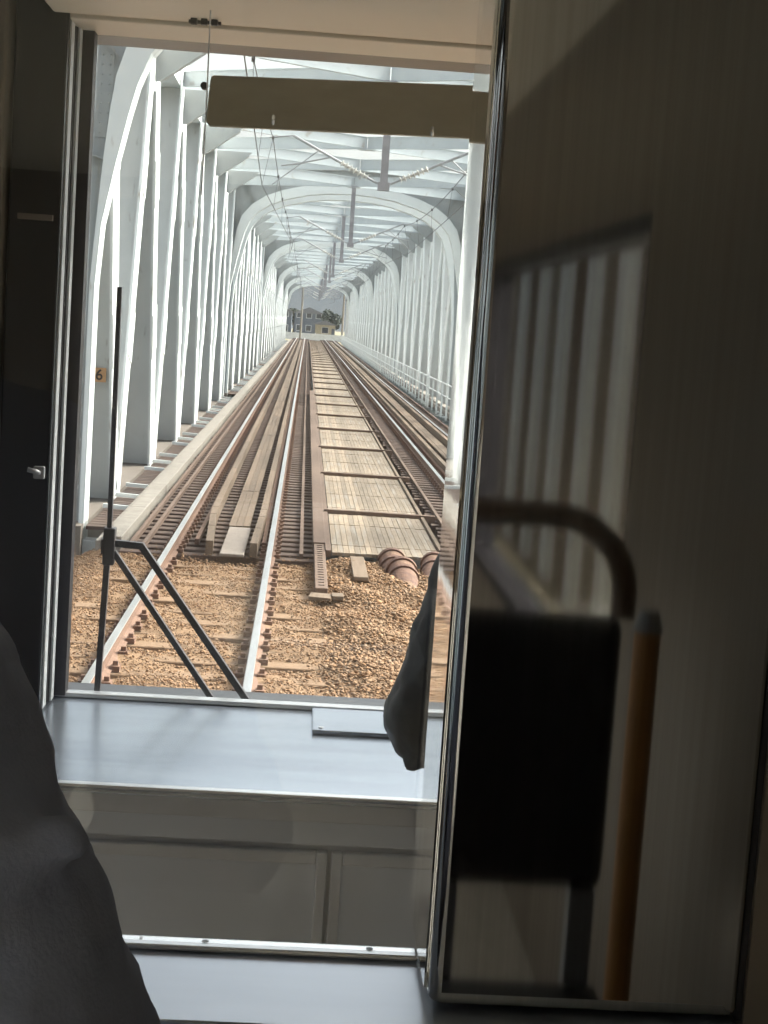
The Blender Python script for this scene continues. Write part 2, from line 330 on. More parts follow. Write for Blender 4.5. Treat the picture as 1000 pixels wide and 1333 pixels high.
# ================================================================== TRACKS
def track(cx, label):
    t = thing('railway_track', label, 'railway track', (cx, 0, 0))
    y0, y1 = 2.0, END + 22
    ties = []
    y = 3.0
    while y < 18.2: ties.append((y, True)); y += 0.55
    y = 18.75
    while y < END + 1: ties.append((y, False)); y += 0.42
    while y < y1: ties.append((y, True)); y += 0.6
    # rails: foot, web and head; clips at every sleeper along the foot
    prof = [(-.064, -.15), (.064, -.15), (.064, -.138), (.012, -.120), (.009, -.045), (.031, -.034), (.031, -.004), (-.031, -.004), (-.031, -.034), (-.009, -.045), (-.012, -.120), (-.064, -.138)]
    for s in (-1, 1):
        mb = MB().prism([(p[0] + s * .566, p[1]) for p in prof], 'y', y0, y1)
        for (ty, bal) in ties:
            if ty < 9 or ty > 110: continue
            for q in (-1, 1):
                x = s * .566 + q * .085
                mb.box(x - .035, x + .035, ty - .06, ty + .06, -.155, -.11); mb.box(x - .02, x + .02, ty - .025, ty + .025, -.11, -.075)
        r = mb.build('rail', M['rust'], t)
        MB().prism([(s * .566 - .0325, -.0035), (s * .566 + .0325, -.0035), (s * .566 + .027, .001), (s * .566 - .027, .001)], 'y', y0, y1).build('railhead', M['railhead'], r)
    near = [x for x in ties if x[0] > 8.5][:100]; rest = [x for x in ties if x not in near and x[0] > 8.5]
    def tie_mb(mb, ty, bal):
        w = random.uniform(.10, .115); j = random.uniform(-.012, .012); e = random.uniform(-.05, .05)
        return mb.box(-1.15 + e, 1.15 + e, ty - w + j, ty + w + j, -.34, -.157 - random.uniform(0, .004))
    p0 = {}
    for ty, bal in near:
        if bal not in p0:
            p0[bal] = MB().box(-1.15, 1.15, -.108, .108, -.34, -.157).build('sleeper', M['tie_ballast'] if bal else M['sleeper'], t, bevel=.008, seg=1); o = p0[bal]
        else:
            o = p0[bal].copy(); COL.objects.link(o); o.parent = t
        o.location = (random.uniform(-.04, .04), ty, random.uniform(-.004, 0)); o.rotation_euler[2] = random.uniform(-.006, .006)
    mb = MB()
    for ty, bal in rest: tie_mb(mb, ty, bal)
    tag(mb.build('sleepers', M['sleeper'], t), None, kind='stuff')
    return t
track(T1, 'single line of shiny rails running away in front of the wiper, on the driver\'s track')
track(T2, 'farther line of rails on the opposite side of the plank walkway, beside the handrail')

def walkway(cx, y0, y1, label):
    t = thing('timber_walkway', label, 'walkway', (cx, y0, 0))
    L = y1 - y0
    MB().box(-.01, .27, -.2, 2.2, -.12, -.085).build('end_board', M['pale_board'], t, bevel=.006, seg=1)
    mb = MB(); y = 2.24
    while y < L:
        l = min(random.uniform(3.6, 4.4), L - y)
        for k in range(3):
            x = -.02 + k * .092; mb.box(x, x + .087, y, y + l - .03, -.11, -.07 - random.uniform(0, .006))
        y += l
    mb.build('boards', M['board'], t)
    for s, xa, xb in ((-1, -.14, -.26), (1, .37, .40)):
        mb = MB(); y = 0.0; yy = [0.0, 1.4, 2.6, 3.4]
        while yy[-1] < L: yy.append(min(L, yy[-1] + 5.8))
        for a, b in zip(yy[:-1], yy[1:]):
            f = lambda q: xa + (xb - xa) * min(1, q / 3.0)
            mb.bar((f(a), a, -.06), (f(b) , b - .03, -.06), .085, .17)
        mb.build('guard_timber', M['board'], t)
        MB().bar((xb + s * .075, 0.8, -.11), (xb + s * .075, L, -.11), .05, .07).build('guard_angle', M['rust'], t)
    return t
walkway(T1, 18.6, END, 'tan plank strip between the two rails of the track ahead, pale board at its end')
walkway(T2, 18.6, END, 'tan plank strip between the rails of the farther track by the handrail')

# long steel angles beside the rails
for x, lab, cat in ((T1 - .93, 'rusty angle outside the rail nearest the edge beam', 'guard angle'), (T1 - 1.08, 'rusty angle along the sleeper ends beside the edge beam', 'guard angle'),
                    (T1 + .93, 'rusty angle between the rail ahead and the cable trough', 'guard angle'), (T2 - 1.02, 'rusty angle between plank panels and the farther track', 'guard angle'),
                    (T2 + 1.0, 'rusty angle outside the farther track beside the handrail', 'guard angle')):
    tag(MB().bar((x, 18.8, -.125), (x, END, -.125), .045, .06).build('guard_angle', M['tan_steel']), lab, cat, 'long steel angles along the sleepers')

# cable trough
ct = thing('cable_trough', 'rust brown cable trough beside the plank panels, with a tan end plate', 'cable trough', (.3, 16, 0))
MB().box(-.065, .065, 0, 3.2, -.14, -.02).box(-.075, .075, 3.2, 45, -.12, .0).build('trough', M['tan_steel'], ct, bevel=.006, seg=1)
mb = MB()
for k in range(18): mb.box(-.03, .03, .15 + k * .17, .19 + k * .17, -.02, -.012)
mb.build('cover_slots', M['dark_steel'], ct)
MB().prism([(-.13, -.28), (.09, -.34), (.10, -.06), (-.10, -.02)], 'z', -.09, -.065).build('end_plate', M['board'], ct)
MB().box(.10, .22, -.26, -.06, -.10, -.05).build('end_block', M['board'], ct, bevel=.01)

# central deck panels with cross bars
def deck_panel(L):
    r = thing('deck_panel', None, 'deck panel', (1.09, 0, 0), 'plank panels between the tracks')
    mb = MB(); n = 19; w = 1.28 / n
    for k in range(n):
        x = -.64 + k * w; mb.box(x, x + w - .004, 0.06, L - .06, -.07, -.03 - random.uniform(0, .006))
    mb.build('planks', M['panel'], r)
    mb = MB(); k = .7
    while k < L - .3: mb.box(-.645, .645, k - .012, k + .012, -.045, -.0300); k += random.uniform(1.5, 2.1)
    mb.build('battens', M['board'], r)
    MB().bar((-.70, L, -.02), (.86, L, -.03), .12, .09).build('cross_bar', M['tan_steel'], r)
    MB().box(-.72, -.655, 0, L - .06, -.08, -.005).build('side_timber', M['tan_steel'], r)
    MB().box(.655, .70, 0, L - .06, -.08, -.005).build('side_timber', M['board'], r)
    return r
PL = {}
py = 18.6; k = 0; lens = [3.9, 5.6] + [5.9] * 40
dp_labels = {0: 'nearest tan plank panel, its end buried in the ballast', 1: 'second tan plank panel from the ballast, between dark cross bars', 2: 'third tan plank panel from the ballast, between the tracks'}
while py < END - 4:
    L = lens[k]
    if L not in PL: PL[L] = deck_panel(L); o = PL[L]
    else: o = copy_tree(PL[L])
    o.location = (1.09, py, 0)
    o['label'] = dp_labels.get(k, 'weathered plank panel farther along the walkway between the tracks')
    py += L; k += 1

# debris at the ballast edge
tag(MB().box(-.07, .09, -.75, .75, -.03, .02).build('loose_plank', M['board'], bevel=.006, seg=1), 'short tan plank lying over the ballast edge onto the deck panel', 'plank').location = (.72, 17.7, -.055)
def half_pipe(loc, rz, label, s=1.0):
    mb = MB(); n = 14; ro, ri, L = .155 * s, .13 * s, 1.1
    v = []; f = []
    for j, y in enumerate((0, L)):
        for rr in (ro, ri):
            for i in range(n + 1):
                a = math.pi * i / n; v.append((rr * math.cos(a), y, rr * math.sin(a) - .02))
    m_ = n + 1
    for i in range(n):
        f += [(i, i + 1, 2 * m_ + i + 1, 2 * m_ + i), (m_ + i, 3 * m_ + i, 3 * m_ + i + 1, m_ + i + 1), (i, m_ + i, m_ + i + 1, i + 1), (2 * m_ + i, 2 * m_ + i + 1, 3 * m_ + i + 1, 3 * m_ + i)]
    f += [(0, 2 * m_, 3 * m_, m_), (n, m_ + n, 3 * m_ + n, 2 * m_ + n)]
    mb.add(v, f)
    for y in (L - .07, L - .32):                 # collars
        v = []; f = []
        for yy, rr in ((y, ro), (y, ro + .02 * s), (y + .06, ro + .02 * s), (y + .06, ro)):
            for i in range(n + 1): a = math.pi * i / n; v.append((rr * math.cos(a), yy, rr * math.sin(a) - .02))
        for j in range(3):
            for i in range(n): f.append((j * m_ + i, j * m_ + i + 1, (j + 1) * m_ + i + 1, (j + 1) * m_ + i))
        mb.add(v, f)
    o = mb.build('half_pipe', M['terracotta'], smooth='angle'); o.location = loc; o.rotation_euler[2] = rz; o.rotation_euler[0] = .2
    return tag(o, label, 'pipe cover', 'half round covers lying in the ballast')
half_pipe((1.20, 17.6, -.30), .05, 'rust red half pipe at the edge of the deck panel, left of its twin')
half_pipe((1.56, 17.55, -.30), -.08, 'rust red half pipe beside the dark sleeve, at the deck edge', .95)
half_pipe((1.26, 16.95, -.31), .03, 'rust red half pipe lowest in the ballast, in front of the others', 1.05)

# edge beams
for x, lab in ((-2.13, 'pale concrete edge beam running beside the driver\'s track at the truss feet'), (2 * BC + 2.13 + .3, 'pale concrete edge beam under the handrail beyond the farther track')):
    mb = MB(); y = 18.9
    while y < END:
        e = random.uniform(-.008, .008); mb.box(x - .11 + e, x + .11 + e, y, min(y + 3.0, END) - .02, -.22, -.03); mb.box(x - .2, x - .14, y, min(y + 3.0, END) - .02, -.25, -.09); y += 3.0
    tag(mb.build('edge_beam', M['concrete'], bevel=.008, seg=1), lab, 'edge beam', 'edge beams of the deck')

# ================================================================== TRUSS SPANS
HX = 4.38                                     # truss planes, half distance
ZB, ZT = -.62, 7.45                           # chord centre heights
def hsec(mb, a, b, depth=.72, wid=.62):
    """H section: two flange plates facing sideways and a web between them"""
    a, b = Vector(a), Vector(b); d = (b - a).normalized(); u = Vector((1, 0, 0)); v = d.cross(u).normalized()
    for s in (-1, 1):
        o = u * (s * (wid / 2 - .02)); mb.bar(a + o, b + o, .04, depth, up=v)
    for t in (.34, .70):                     # riveted splice plates on both flanges
        c0 = a + (b - a) * t
        for s in (-1, 1):
            o = u * (s * (wid / 2 + .008)); mb.bar(c0 + o - d * .42, c0 + o + d * .42, .016, depth - .05, up=v)
            for i in range(4):
                for j in range(3):
                    p = c0 + u * (s * (wid / 2 + .016)) + d * (-.33 + i * .22) + v * ((j - 1) * depth * .3); q = .02
                    mb.add([p - d * q, p - v * q, p + d * q, p + v * q, p + u * (s * .014)], [(0, 1, 4), (1, 2, 4), (2, 3, 4), (3, 0, 4)])
    mb.bar(a, b, wid - .081, .035, up=v)
    return mb
def shade_webs(o):                              # webs between the flanges get a darker grey, their shade put into the colour
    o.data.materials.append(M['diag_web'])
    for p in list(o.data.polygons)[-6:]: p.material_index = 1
ARCH = [(4.12, -.55), (4.12, 1.5), (4.12, 2.9), (4.07, 3.7), (3.92, 4.5), (3.78, 5.15), (3.68, 5.55), (3.52, 5.95), (3.25, 6.28), (2.85, 6.56), (2.3, 6.78), (1.5, 6.99), (.75, 7.09), (0, 7.12)]
ARCH = ARCH + [(-x, z) for x, z in ARCH[-2::-1]]
def outer(x, z):
    if abs(x) >= 3.9: return (math.copysign(4.72, x), z)
    t = abs(x) / 3.9; return (x * 4.72 / 3.9, 7.92)
def portal(parent):
    n = len(ARCH); web = MB(); OUT = [outer(*p) for p in ARCH]
    OUT = [(math.copysign(4.72, p[0]), min(7.92, p[1] + max(0, (p[1] - 4.2)) * .95)) if abs(p[0]) > 3.6 else o for p, o in zip(ARCH, OUT)]
    for y in (-.02, .02):
        pass
    v = [(p[0], -.02, p[1]) for p in ARCH] + [(p[0], -.02, p[1]) for p in OUT] + [(p[0], .02, p[1]) for p in ARCH] + [(p[0], .02, p[1]) for p in OUT]
    f = []
    for i in range(n - 1):
        f += [(i, i + 1, n + i + 1, n + i), (2 * n + i, 3 * n + i, 3 * n + i + 1, 2 * n + i + 1), (n + i, n + i + 1, 3 * n + i + 1, 3 * n + i), (i, 2 * n + i, 2 * n + i + 1, i + 1)]
    web.add(v, f)
    for i in range(3, n - 3):                 # radial stiffeners
        if i % 2 == 0 or 9 < i < n - 10:
            a, b = ARCH[i], OUT[i]; a = Vector((a[0], -.09, a[1])); b = Vector((b[0], -.09, b[1]))
            d = (b - a); web.bar(a + d * .06, b - d * .04, .022, .14, up=(0, 1, 0))
    web.box(-4.72, 4.72, -.22, .22, 7.92, 7.96)
    # rivet field on the splice of each shoulder
    for s in (-1, 1):
        web.box(min(s * 4.02, s * 4.62), max(s * 4.02, s * 4.62), -.034, -.0205, 4.85, 6.6)
        for i in range(6):
            for j in range(14):
                x = s * (4.07 + i * .1); z = 4.92 + j * .125; r = .016
                web.add([(x - r, -.034, z), (x, -.034, z - r), (x + r, -.034, z), (x, -.034, z + r), (x, -.05, z)], [(0, 1, 4), (1, 2, 4), (2, 3, 4), (3, 0, 4)])
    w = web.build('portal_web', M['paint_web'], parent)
    rib = MB(); v = []; f = []
    N = []
    for i in range(n):
        a = Vector(ARCH[max(i - 1, 0)]); b = Vector(ARCH[min(i + 1, n - 1)]); t = (b - a).normalized(); N.append(Vector((t.y, -t.x)))
    for i, p in enumerate(ARCH):
        th = .34 - .27 * min(1, max(0, (5.9 - p[1]) / 2.2))
        o = Vector(p) + N[i] * th * (1 if N[i].dot(Vector(p) - Vector((0, 3))) > 0 else -1)
        v += [(p[0], -.24, p[1]), (o.x, -.24, o.y), (o.x, .24, o.y), (p[0], .24, p[1])]
    for i in range(n - 1):
        for k in range(4): f.append((4 * i + k, 4 * i + (k + 1) % 4, 4 * i + 4 + (k + 1) % 4, 4 * i + 4 + k))
    rb = MB().add(v, f).build('portal_rib', M['rib'], parent)
    legs = []
    for s in (-1, 1):
        legs.append(MB().box(min(s * 4.66, s * 4.72), max(s * 4.66, s * 4.72), -.24, .24, -.6, 7.9).build('portal_flange', M['rib'], parent))
    return [w, rb] + legs

def make_span():
    r = thing('truss_span', None, 'bridge span', (BC, 0, 0), 'steel truss spans of the bridge')
    for y in (0, 36):
        for o in portal(r): o.location = (0, y, 0)
    bn = [3 + 6 * k for k in range(6)]; tn = [6 * k for k in range(7)]
    for s in (-1, 1):
        X = s * HX
        MB().box(X - .27, X + .27, .26, 35.74, ZT - .33, ZT + .33).build('top_chord', M['paint'], r)
        MB().box(X - .26, X + .26, -.5, 36.5, ZB - .33, ZB + .33).build('bottom_chord', M['plate'], r)
        for b in bn:
            shade_webs(hsec(MB(), (X, b - .22, ZB + .34), (X, b - 3 + .32, ZT - .34)).build('diagonal', M['paint'], r))
            shade_webs(hsec(MB(), (X, b + .22, ZB + .34), (X, b + 3 - .32, ZT - .34), depth=.62).build('diagonal', M['paint'], r))
        g = MB()
        for b in bn:
            x = X - s * .285; g.prism([(b - .75, ZB - .3), (b + .75, ZB - .3), (b + .55, ZB + .75), (b - .55, ZB + .75)], 'x', x - .008, x + .008)
        for t in tn[1:-1]:
            x = X - s * .285; g.prism([(t - .85, ZT + .28), (t + .85, ZT + .28), (t + .75, ZT - .5), (t + .35, ZT - 1.15), (t - .35, ZT - 1.15), (t - .75, ZT - .5)], 'x', x - .008, x + .008)
            for i in range(4):
                for j in range(6):
                    yy = t - .4 + i * .26; zz = ZT - .25 - j * .13; q = .02
                    xr = x - s * .008; xo = xr - s * .015
                    g.add([(xr, yy - q, zz), (xr, yy, zz - q), (xr, yy + q, zz), (xr, yy, zz + q), (xo, yy, zz)], [(0, 1, 4), (1, 2, 4), (2, 3, 4), (3, 0, 4)])
        g.build('gusset_plates', M['paint'], r)
        for t in tn[1:-1]:                      # knee plates under the lateral bracing
            k = MB(); xi = X - s * .3
            k.prism([(xi, ZT - 1.0), (xi, ZT - .3), (xi - s * 1.0, ZT - .3), (xi - s * .85, ZT - .42), (xi - s * .1, ZT - 1.0)], 'y', t - .012, t + .012)
            k.bar((xi - s * .08, t, ZT - 1.0), (xi - s * .9, t, ZT - .41), .22, .025, up=(0, 0, 1))
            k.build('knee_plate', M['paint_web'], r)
        wb = MB(); y = -.3; xa, xb = (X - s * .3, X - s * .82)
        while y < 36.3:
            wb.box(min(xa, xb), max(xa, xb), y, y + .22, -.36, -.31); y += .26
        wb.build('side_boards', M['sleeper'], r)
        br = MB()
        for b in [q + e for q in bn for e in (-1.5, 0, 1.5)]:
            br.bar((X - s * .3, b, -.24), (X - s * 1.0, b, -.27), .06, .06)
        br.build('brackets', M['rib'], r)
    # lateral bracing: crossed beams between the top nodes
    for a, b in zip(tn[:-1], tn[1:]):
        xi = HX - .28; m_ = (a + b) / 2
        def ib(p, q, dz=0):
            mb = MB(); mb.bar(p, q, .03, .27); mb.bar(p, q, .09, .02, off=(0, .145)); mb.bar(p, q, .09, .02, off=(0, -.145)); return mb
        z = ZT - .13
        ib((-xi, a + .2, z), (-.02, m_ - .02, z)).build('lateral_brace', M['brace'], r)
        ib((xi, a + .2, z), (.02, m_ - .02, z - .004)).build('lateral_brace', M['brace'], r)
        ib((-xi, b - .2, z), (-.02, m_ + .02, z - .008)).build('lateral_brace', M['brace'], r)
        ib((xi, b - .2, z), (.02, m_ + .02, z - .012)).build('lateral_brace', M['brace'], r)
        MB().prism([(-.22, m_ - .16), (.22, m_ - .16), (.22, m_ + .16), (-.22, m_ + .16)], 'z', z - .19, z - .172).build('bracing_plate', M['brace'], r)
    for b in [-.2] + bn + [36.2]:
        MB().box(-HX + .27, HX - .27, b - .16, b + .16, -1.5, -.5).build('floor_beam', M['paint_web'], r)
    for x in (T1 - .57, T1 + .57, T2 - .57, T2 + .57):
        MB().box(x - BC - .13, x - BC + .13, 0, 36, -.9, -.345).build('stringer', M['dark_steel'], r)
    return r
sp_labels = ['first pale steel truss span, whose riveted portal fills the top corner of the windscreen',
             'second truss span, its big white arch framing the tracks ahead',
             'third truss span, its smaller arch nested inside the second one',
             'fourth truss span, small arch deep inside the bridge',
             'last and smallest truss span, closest to the cream hut']
span0 = make_span(); span0.location = (BC, SPANS[0], 0); span0['label'] = sp_labels[0]
for k in range(1, 5): copy_tree(span0, (BC, SPANS[k], 0), None, sp_labels[k])
wg = thing('stripe_wagon', 'unseen ribbed wagon added behind on the farther track, mirrored as stripes in the pillar', 'wagon', (T2, -6, 0))  # out of view, made up to reflect as stripes in the pillar
MB().box(-1.30, 1.30, -34, 0, .98, 3.9).build('body', M['rib'], wg)
MB().prism([(-1.34, 3.9), (1.34, 3.9), (.9, 4.15), (-.9, 4.15)], 'y', -34.05, .05).build('roof', M['diag_web'], wg)
for i in range(64):
    yy = -.3 - i * .52; w_ = (.05, .15, .035, .11)[i % 4]
    q = MB().box(-1.40, -1.302, yy - w_, yy + w_, 1.0, 3.88)
    q.build('rib', (M['dark_steel'], M['rib'], M['plate'], M['rib'])[i % 4], wg)
MB().box(-1.2, 1.2, -33.8, -.2, .72, .975).build('underframe', M['dark_steel'], wg)
for yy in (-3, -5, -29, -31):
    for s_ in (-1, 1): MB().tube([(s_ * .52, yy, .43), (s_ * .64, yy, .43)], .43, 24).build('wheel', M['rust'], wg, smooth='angle')

# piers between spans
pr = None
for k in range(5):
    y = SPANS[k] + 37.5
    if pr is None:
        pr = thing('bridge_pier', 'grey concrete pier under the joint of two truss spans', 'pier', (BC, y, -9), 'concrete piers in the river')
        MB().box(-5, 5, -1.4, 1.4, 0, 7.9).build('shaft', M['concrete'], pr, bevel=.3); MB().box(-5.4, 5.4, -1.7, 1.7, 7.0, 7.6).build('cap', M['concrete'], pr, bevel=.05)
    else: copy_tree(pr, (BC, y, -9))

# number plate on the first diagonal
npl = thing('number_plate', 'small orange plate with a dark 6 on the first truss member', 'plate', (-3.03, 24.05, 1.62))
MB().box(-.11, .11, -.006, .006, -.10, .11).build('plate', M['orange'], npl)
cu = bpy.data.curves.new('digit', 'FONT'); cu.body = '6'; cu.size = .22; cu.align_x = 'CENTER'; cu.align_y = 'CENTER'; cu.extrude = .002; cu.offset = .004
to = bpy.data.objects.new('digit', cu); me = bpy.data.meshes.new_from_object(to.evaluated_get(bpy.context.evaluated_depsgraph_get())) if False else None
COL.objects.link(to); bpy.context.view_layer.update()
me = bpy.data.meshes.new_from_object(to.evaluated_get(bpy.context.evaluated_depsgraph_get())); bpy.data.objects.remove(to)
me.materials.clear(); dg = link('digit', me, M['ink'], npl); dg.location = (0.01, -.010, 0); dg.rotation_euler[0] = math.pi / 2

# handrail on the far side
def handrail(y0, label):
    r = thing('handrail', label, 'handrail', (4.62, y0, 0), 'handrails beside the farther track')
    mb = MB(); mb.tube([(0, 0, .85), (0, 38.4, .85)], .024, 6); mb.tube([(0, 0, .45), (0, 38.4, .45)], .02, 6); mb.build('rails', M['rib'], r)
    p = None; y = .3
    while y < 38.4:
        if p is None: p = MB().box(-.03, .03, -.03, .03, -.3, .88).build('post', M['rib'], r); p.location = (0, y, 0)
        else: q = p.copy(); COL.objects.link(q); q.parent = r; q.location = (0, y, 0)
        y += 2.0
    return r
h0 = handrail(21.5, 'white two bar handrail on the near span, beyond the farther track')
for k, lab in enumerate(['white handrail of the second span, beyond the farther track', 'white handrail of the third span, small in the distance', 'white handrail of the fourth span, thin in the distance', 'white handrail of the last span before the hut']):
    copy_tree(h0, (4.62, 21.5 + 39 * (k + 1), 0), None, lab)

# ================================================================== OVERHEAD LINE
def make_arm():
    r = thing('catenary_hanger', None, 'catenary support', (BC, 0, 7.1), 'overhead line hangers under the bracing')
    MB().box(-.07, .07, -.07, .07, -1.85, .05).box(-.14, .14, -.14, .14, .05, .075).build('drop_pole', M['pole'], r)
    MB().box(-.11, .11, -.10, .10, -1.95, -1.80).build('pole_shoe', M['pole'], r)
    for s in (-1, 1):
        a = Vector((s * .12, 0, -1.82)); b = Vector((s * 1.75, 0, -1.05)); d = b - a
        mb = MB(); pts = []; rad = []
        for i in range(13):
            t0 = .12 + .30 * i / 12; pts += [a + d * t0, a + d * (t0 + .012)]; rad += [.075 if i % 2 == 0 else .03, .03]
        mb.tube(pts, rad, 10).build('insulator', M['insul'], r, smooth='angle')
        MB().tube([a, a + d * .12], .022, 6).tube([a + d * .43, b], .026, 6).build('bracket_tube', M['galv'], r)
        MB().tube([a + d * .55, a + d * .55 + Vector((s * .6, 0, -.16)), Vector((s * 1.95, 0, -1.62))], .016, 6).tube([b, Vector((s * 2.2, 0, -1.12))], .014, 6).build('steady_arm', M['galv'], r)
        MB().tube([b + Vector((-s * .5, 0, -.235)), Vector((s * 2.1, 0, -1.98))], .011, 6).build('pull_off', M['galv'], r)
    return r
arm0 = make_arm(); first = True; ahs = {0: 'nearest overhead line hanger, its insulators just below the sun visor', 1: 'second overhead line hanger from the sun visor, in front of the big arch'}
n_a = 0
for k in range(5):
    for off in (9, 33):
        lab = ahs.get(n_a, 'small overhead line hanger farther along under the bracing')
        if n_a == 0: arm0.location = (BC, SPANS[k] + off, 7.1); arm0['label'] = lab
        else: copy_tree(arm0, (BC, SPANS[k] + off, 7.1), None, lab)
        n_a += 1
def overhead(cx, label):
    r = thing('overhead_line', label, 'overhead wires', (cx, 0, 5.1), 'overhead lines of the two tracks')
    sup = [-14, 10] + [s + o for s in SPANS for o in (9, 33)] + [END + 20]
    pm = []
    for a, b in zip(sup[:-1], sup[1:]):
        for i in range(8):
            t = i / 8; pm.append((0.05 * math.sin(a), a + (b - a) * t, .88 - (b - a) ** 2 * .00045 * 4 * t * (1 - t) * 1.0))
    MB().tube(pm, .009, 5).build('messenger_wire', M['wire'], r)
    pc = [(.18 * (1 if i % 2 else -1), y, 0) for i, y in enumerate(sup)]
    MB().tube(pc, .0085, 5).build('contact_wire', M['wire'], r)
    def cx_at(y):
        for (a, b) in zip(pc[:-1], pc[1:]):
            if a[1] <= y <= b[1]: t = (y - a[1]) / (b[1] - a[1]); return a[0] + (b[0] - a[0]) * t
        return 0
    dr = MB(); cl = MB()
    for p in pm[8::2]:
        x = cx_at(p[1]); dr.tube([p, (x, p[1], 0)], .004, 4); cl.box(p[0] - .022, p[0] + .022, p[1] - .05, p[1] + .05, p[2] - .03, p[2] + .03)
    dr.build('droppers', M['wire'], r); cl.build('clamps', M['wire'], r)
overhead(T1, 'pair of thin overhead wires hanging above the track ahead')
overhead(T2, 'pair of thin overhead wires above the farther track, mostly behind the pillar')

# ================================================================== FAR BANK
hut = thing('hut', 'small cream hut with a dark window at the end of the tracks', 'hut', (2.85, 262, -.6))
MB().box(-1.6, 1.6, 0, 3, 0, 2.6).build('wall', M['cream'], hut)
MB().prism([(-2.0, 2.55), (2.0, 2.55), (0, 3.3)], 'y', -.4, 3.4).build('roof', M['tile'], hut)
w = MB().box(-.55, .55, -.06, .02, 1.2, 2.2).build('window', M['white_wall'], hut); MB().box(-.5, .5, -.08, -.061, 1.25, 2.15).build('pane', M['dark_glass'], w)
MB().box(1.05, 1.5, -.04, .02, 0, 2.0).build('door', M['greywall'], hut)
fn = thing('fence', 'low white fence across the end of the tracks', 'fence', (BC, 250, -.6))
MB().box(-9, 9, -.03, .03, .1, 1.15).build('panel', M['white_wall'], fn)
for x in range(-9, 10, 3): MB().box(x - .06, x + .06, -.1, -.03, 0, 1.3).build('post', M['white_wall'], fn)
def pole(x, y, h, lab):
    p = thing('line_pole', lab, 'pole', (x, y, -.6), 'line poles beyond the bridge')
    MB().tube([(0, 0, 0), (0, 0, h)], [.17, .12], 8).build('shaft', M['concrete'], p); MB().bar((-1, 0, h - .6), (1, 0, h - .6), .1, .1).build('crossarm', M['pole'], p)
pole(-1.0, 246, 9, 'pale line pole beyond the bridge, left of the cream hut')
pole(5.4, 252, 10, 'dark line pole between the cream hut and the white house')
pole(-4.6, 258, 10, 'pale line pole at the left edge of the far bridge opening')
def house(x, y, w_, d_, h, m, lab, rows, cols):
    b = thing('house', lab, 'house', (x, y, -.7)); MB().box(-w_ / 2, w_ / 2, 0, d_, 0, h).build('wall', m, b)
    MB().prism([(-w_ / 2 - .4, h - .02), (w_ / 2 + .4, h - .02), (0, h + w_ * .22)], 'y', -.4, d_ + .4).build('roof', M['tile'], b)
    for i in range(cols):
        for j in range(rows):
            cx_ = -w_ / 2 + (i + .5) * w_ / cols; cz = .9 + j * 2.7
            f = MB().box(cx_ - .6, cx_ + .6, -.05, .02, cz, cz + 1.3).build('window', M['white_wall'], b); MB().box(cx_ - .5, cx_ + .5, -.07, -.051, cz + .1, cz + 1.2).build('pane', M['dark_glass'], f)
house(9.5, 275, 6, 8, 7.0, M['white_wall'], 'tall white house at the edge of the far bridge opening', 2, 2)
house(-6.5, 300, 7, 8, 4.6, M['greywall'], 'blue grey house left of the cream hut beyond the fence', 2, 3)
house(0.2, 340, 6, 8, 4.6, M['greywall'], 'grey house behind the cream hut', 2, 3)
house(-22, 320, 10, 9, 6.0, M['white_wall'], 'white house on the far bank outside the truss', 2, 3)
house(-40, 300, 9, 9, 6.0, M['cream'], 'cream house on the far bank, farthest out from the truss', 2, 3)
def tree(x, y, h, lab):
    t = thing('tree', lab, 'tree', (x, y, -.7), 'trees on the far bank')
    MB().tube([(0, 0, 0), (.1, 0, h * .35), (-.1, .1, h * .7)], [.22, .15, .06], 7).tube([(0.05, 0, h * .3), (1.0, .3, h * .6)], [.1, .04], 6).tube([(0.05, 0, h * .35), (-1.0, -.3, h * .62)], [.1, .04], 6).build('trunk', M['bark'], t)
    mb = MB(); cl = [(random.gauss(0, h * .16), random.gauss(0, h * .16), h * random.uniform(.45, .95), random.uniform(.10, .2) * h) for _ in range(11)]
    for _ in range(1500):
        cx_, cy_, cz_, cr = random.choice(cl); d = Vector((random.gauss(0, 1), random.gauss(0, 1), random.gauss(0, 1))).normalized() * cr * random.uniform(.6, 1)
        p = Vector((cx_, cy_, cz_)) + d; a = Vector((random.gauss(0, 1), random.gauss(0, 1), random.gauss(0, 1))).normalized() * .28; b = a.cross(Vector((random.gauss(0, 1), random.gauss(0, 1), random.gauss(0, 1)))).normalized() * .2
        mb.add([p - a, p + b, p + a, p - b], [(0, 1, 2, 3)])
    mb.build('crown', M['leaf'], t)
tree(-9.5, 285, 5.0, 'dark leafy tree left of the blue grey house across the river')
tree(-3.0, 345, 5.2, 'dark leafy tree between the two grey houses across the river')
tree(4.6, 330, 5.0, 'dark leafy tree behind the cream hut, rising above its roof')
tree(14.5, 300, 9.0, 'dark leafy tree behind the tall white house')
tree(-16, 290, 8.0, 'dark leafy tree beside the white house outside the truss')

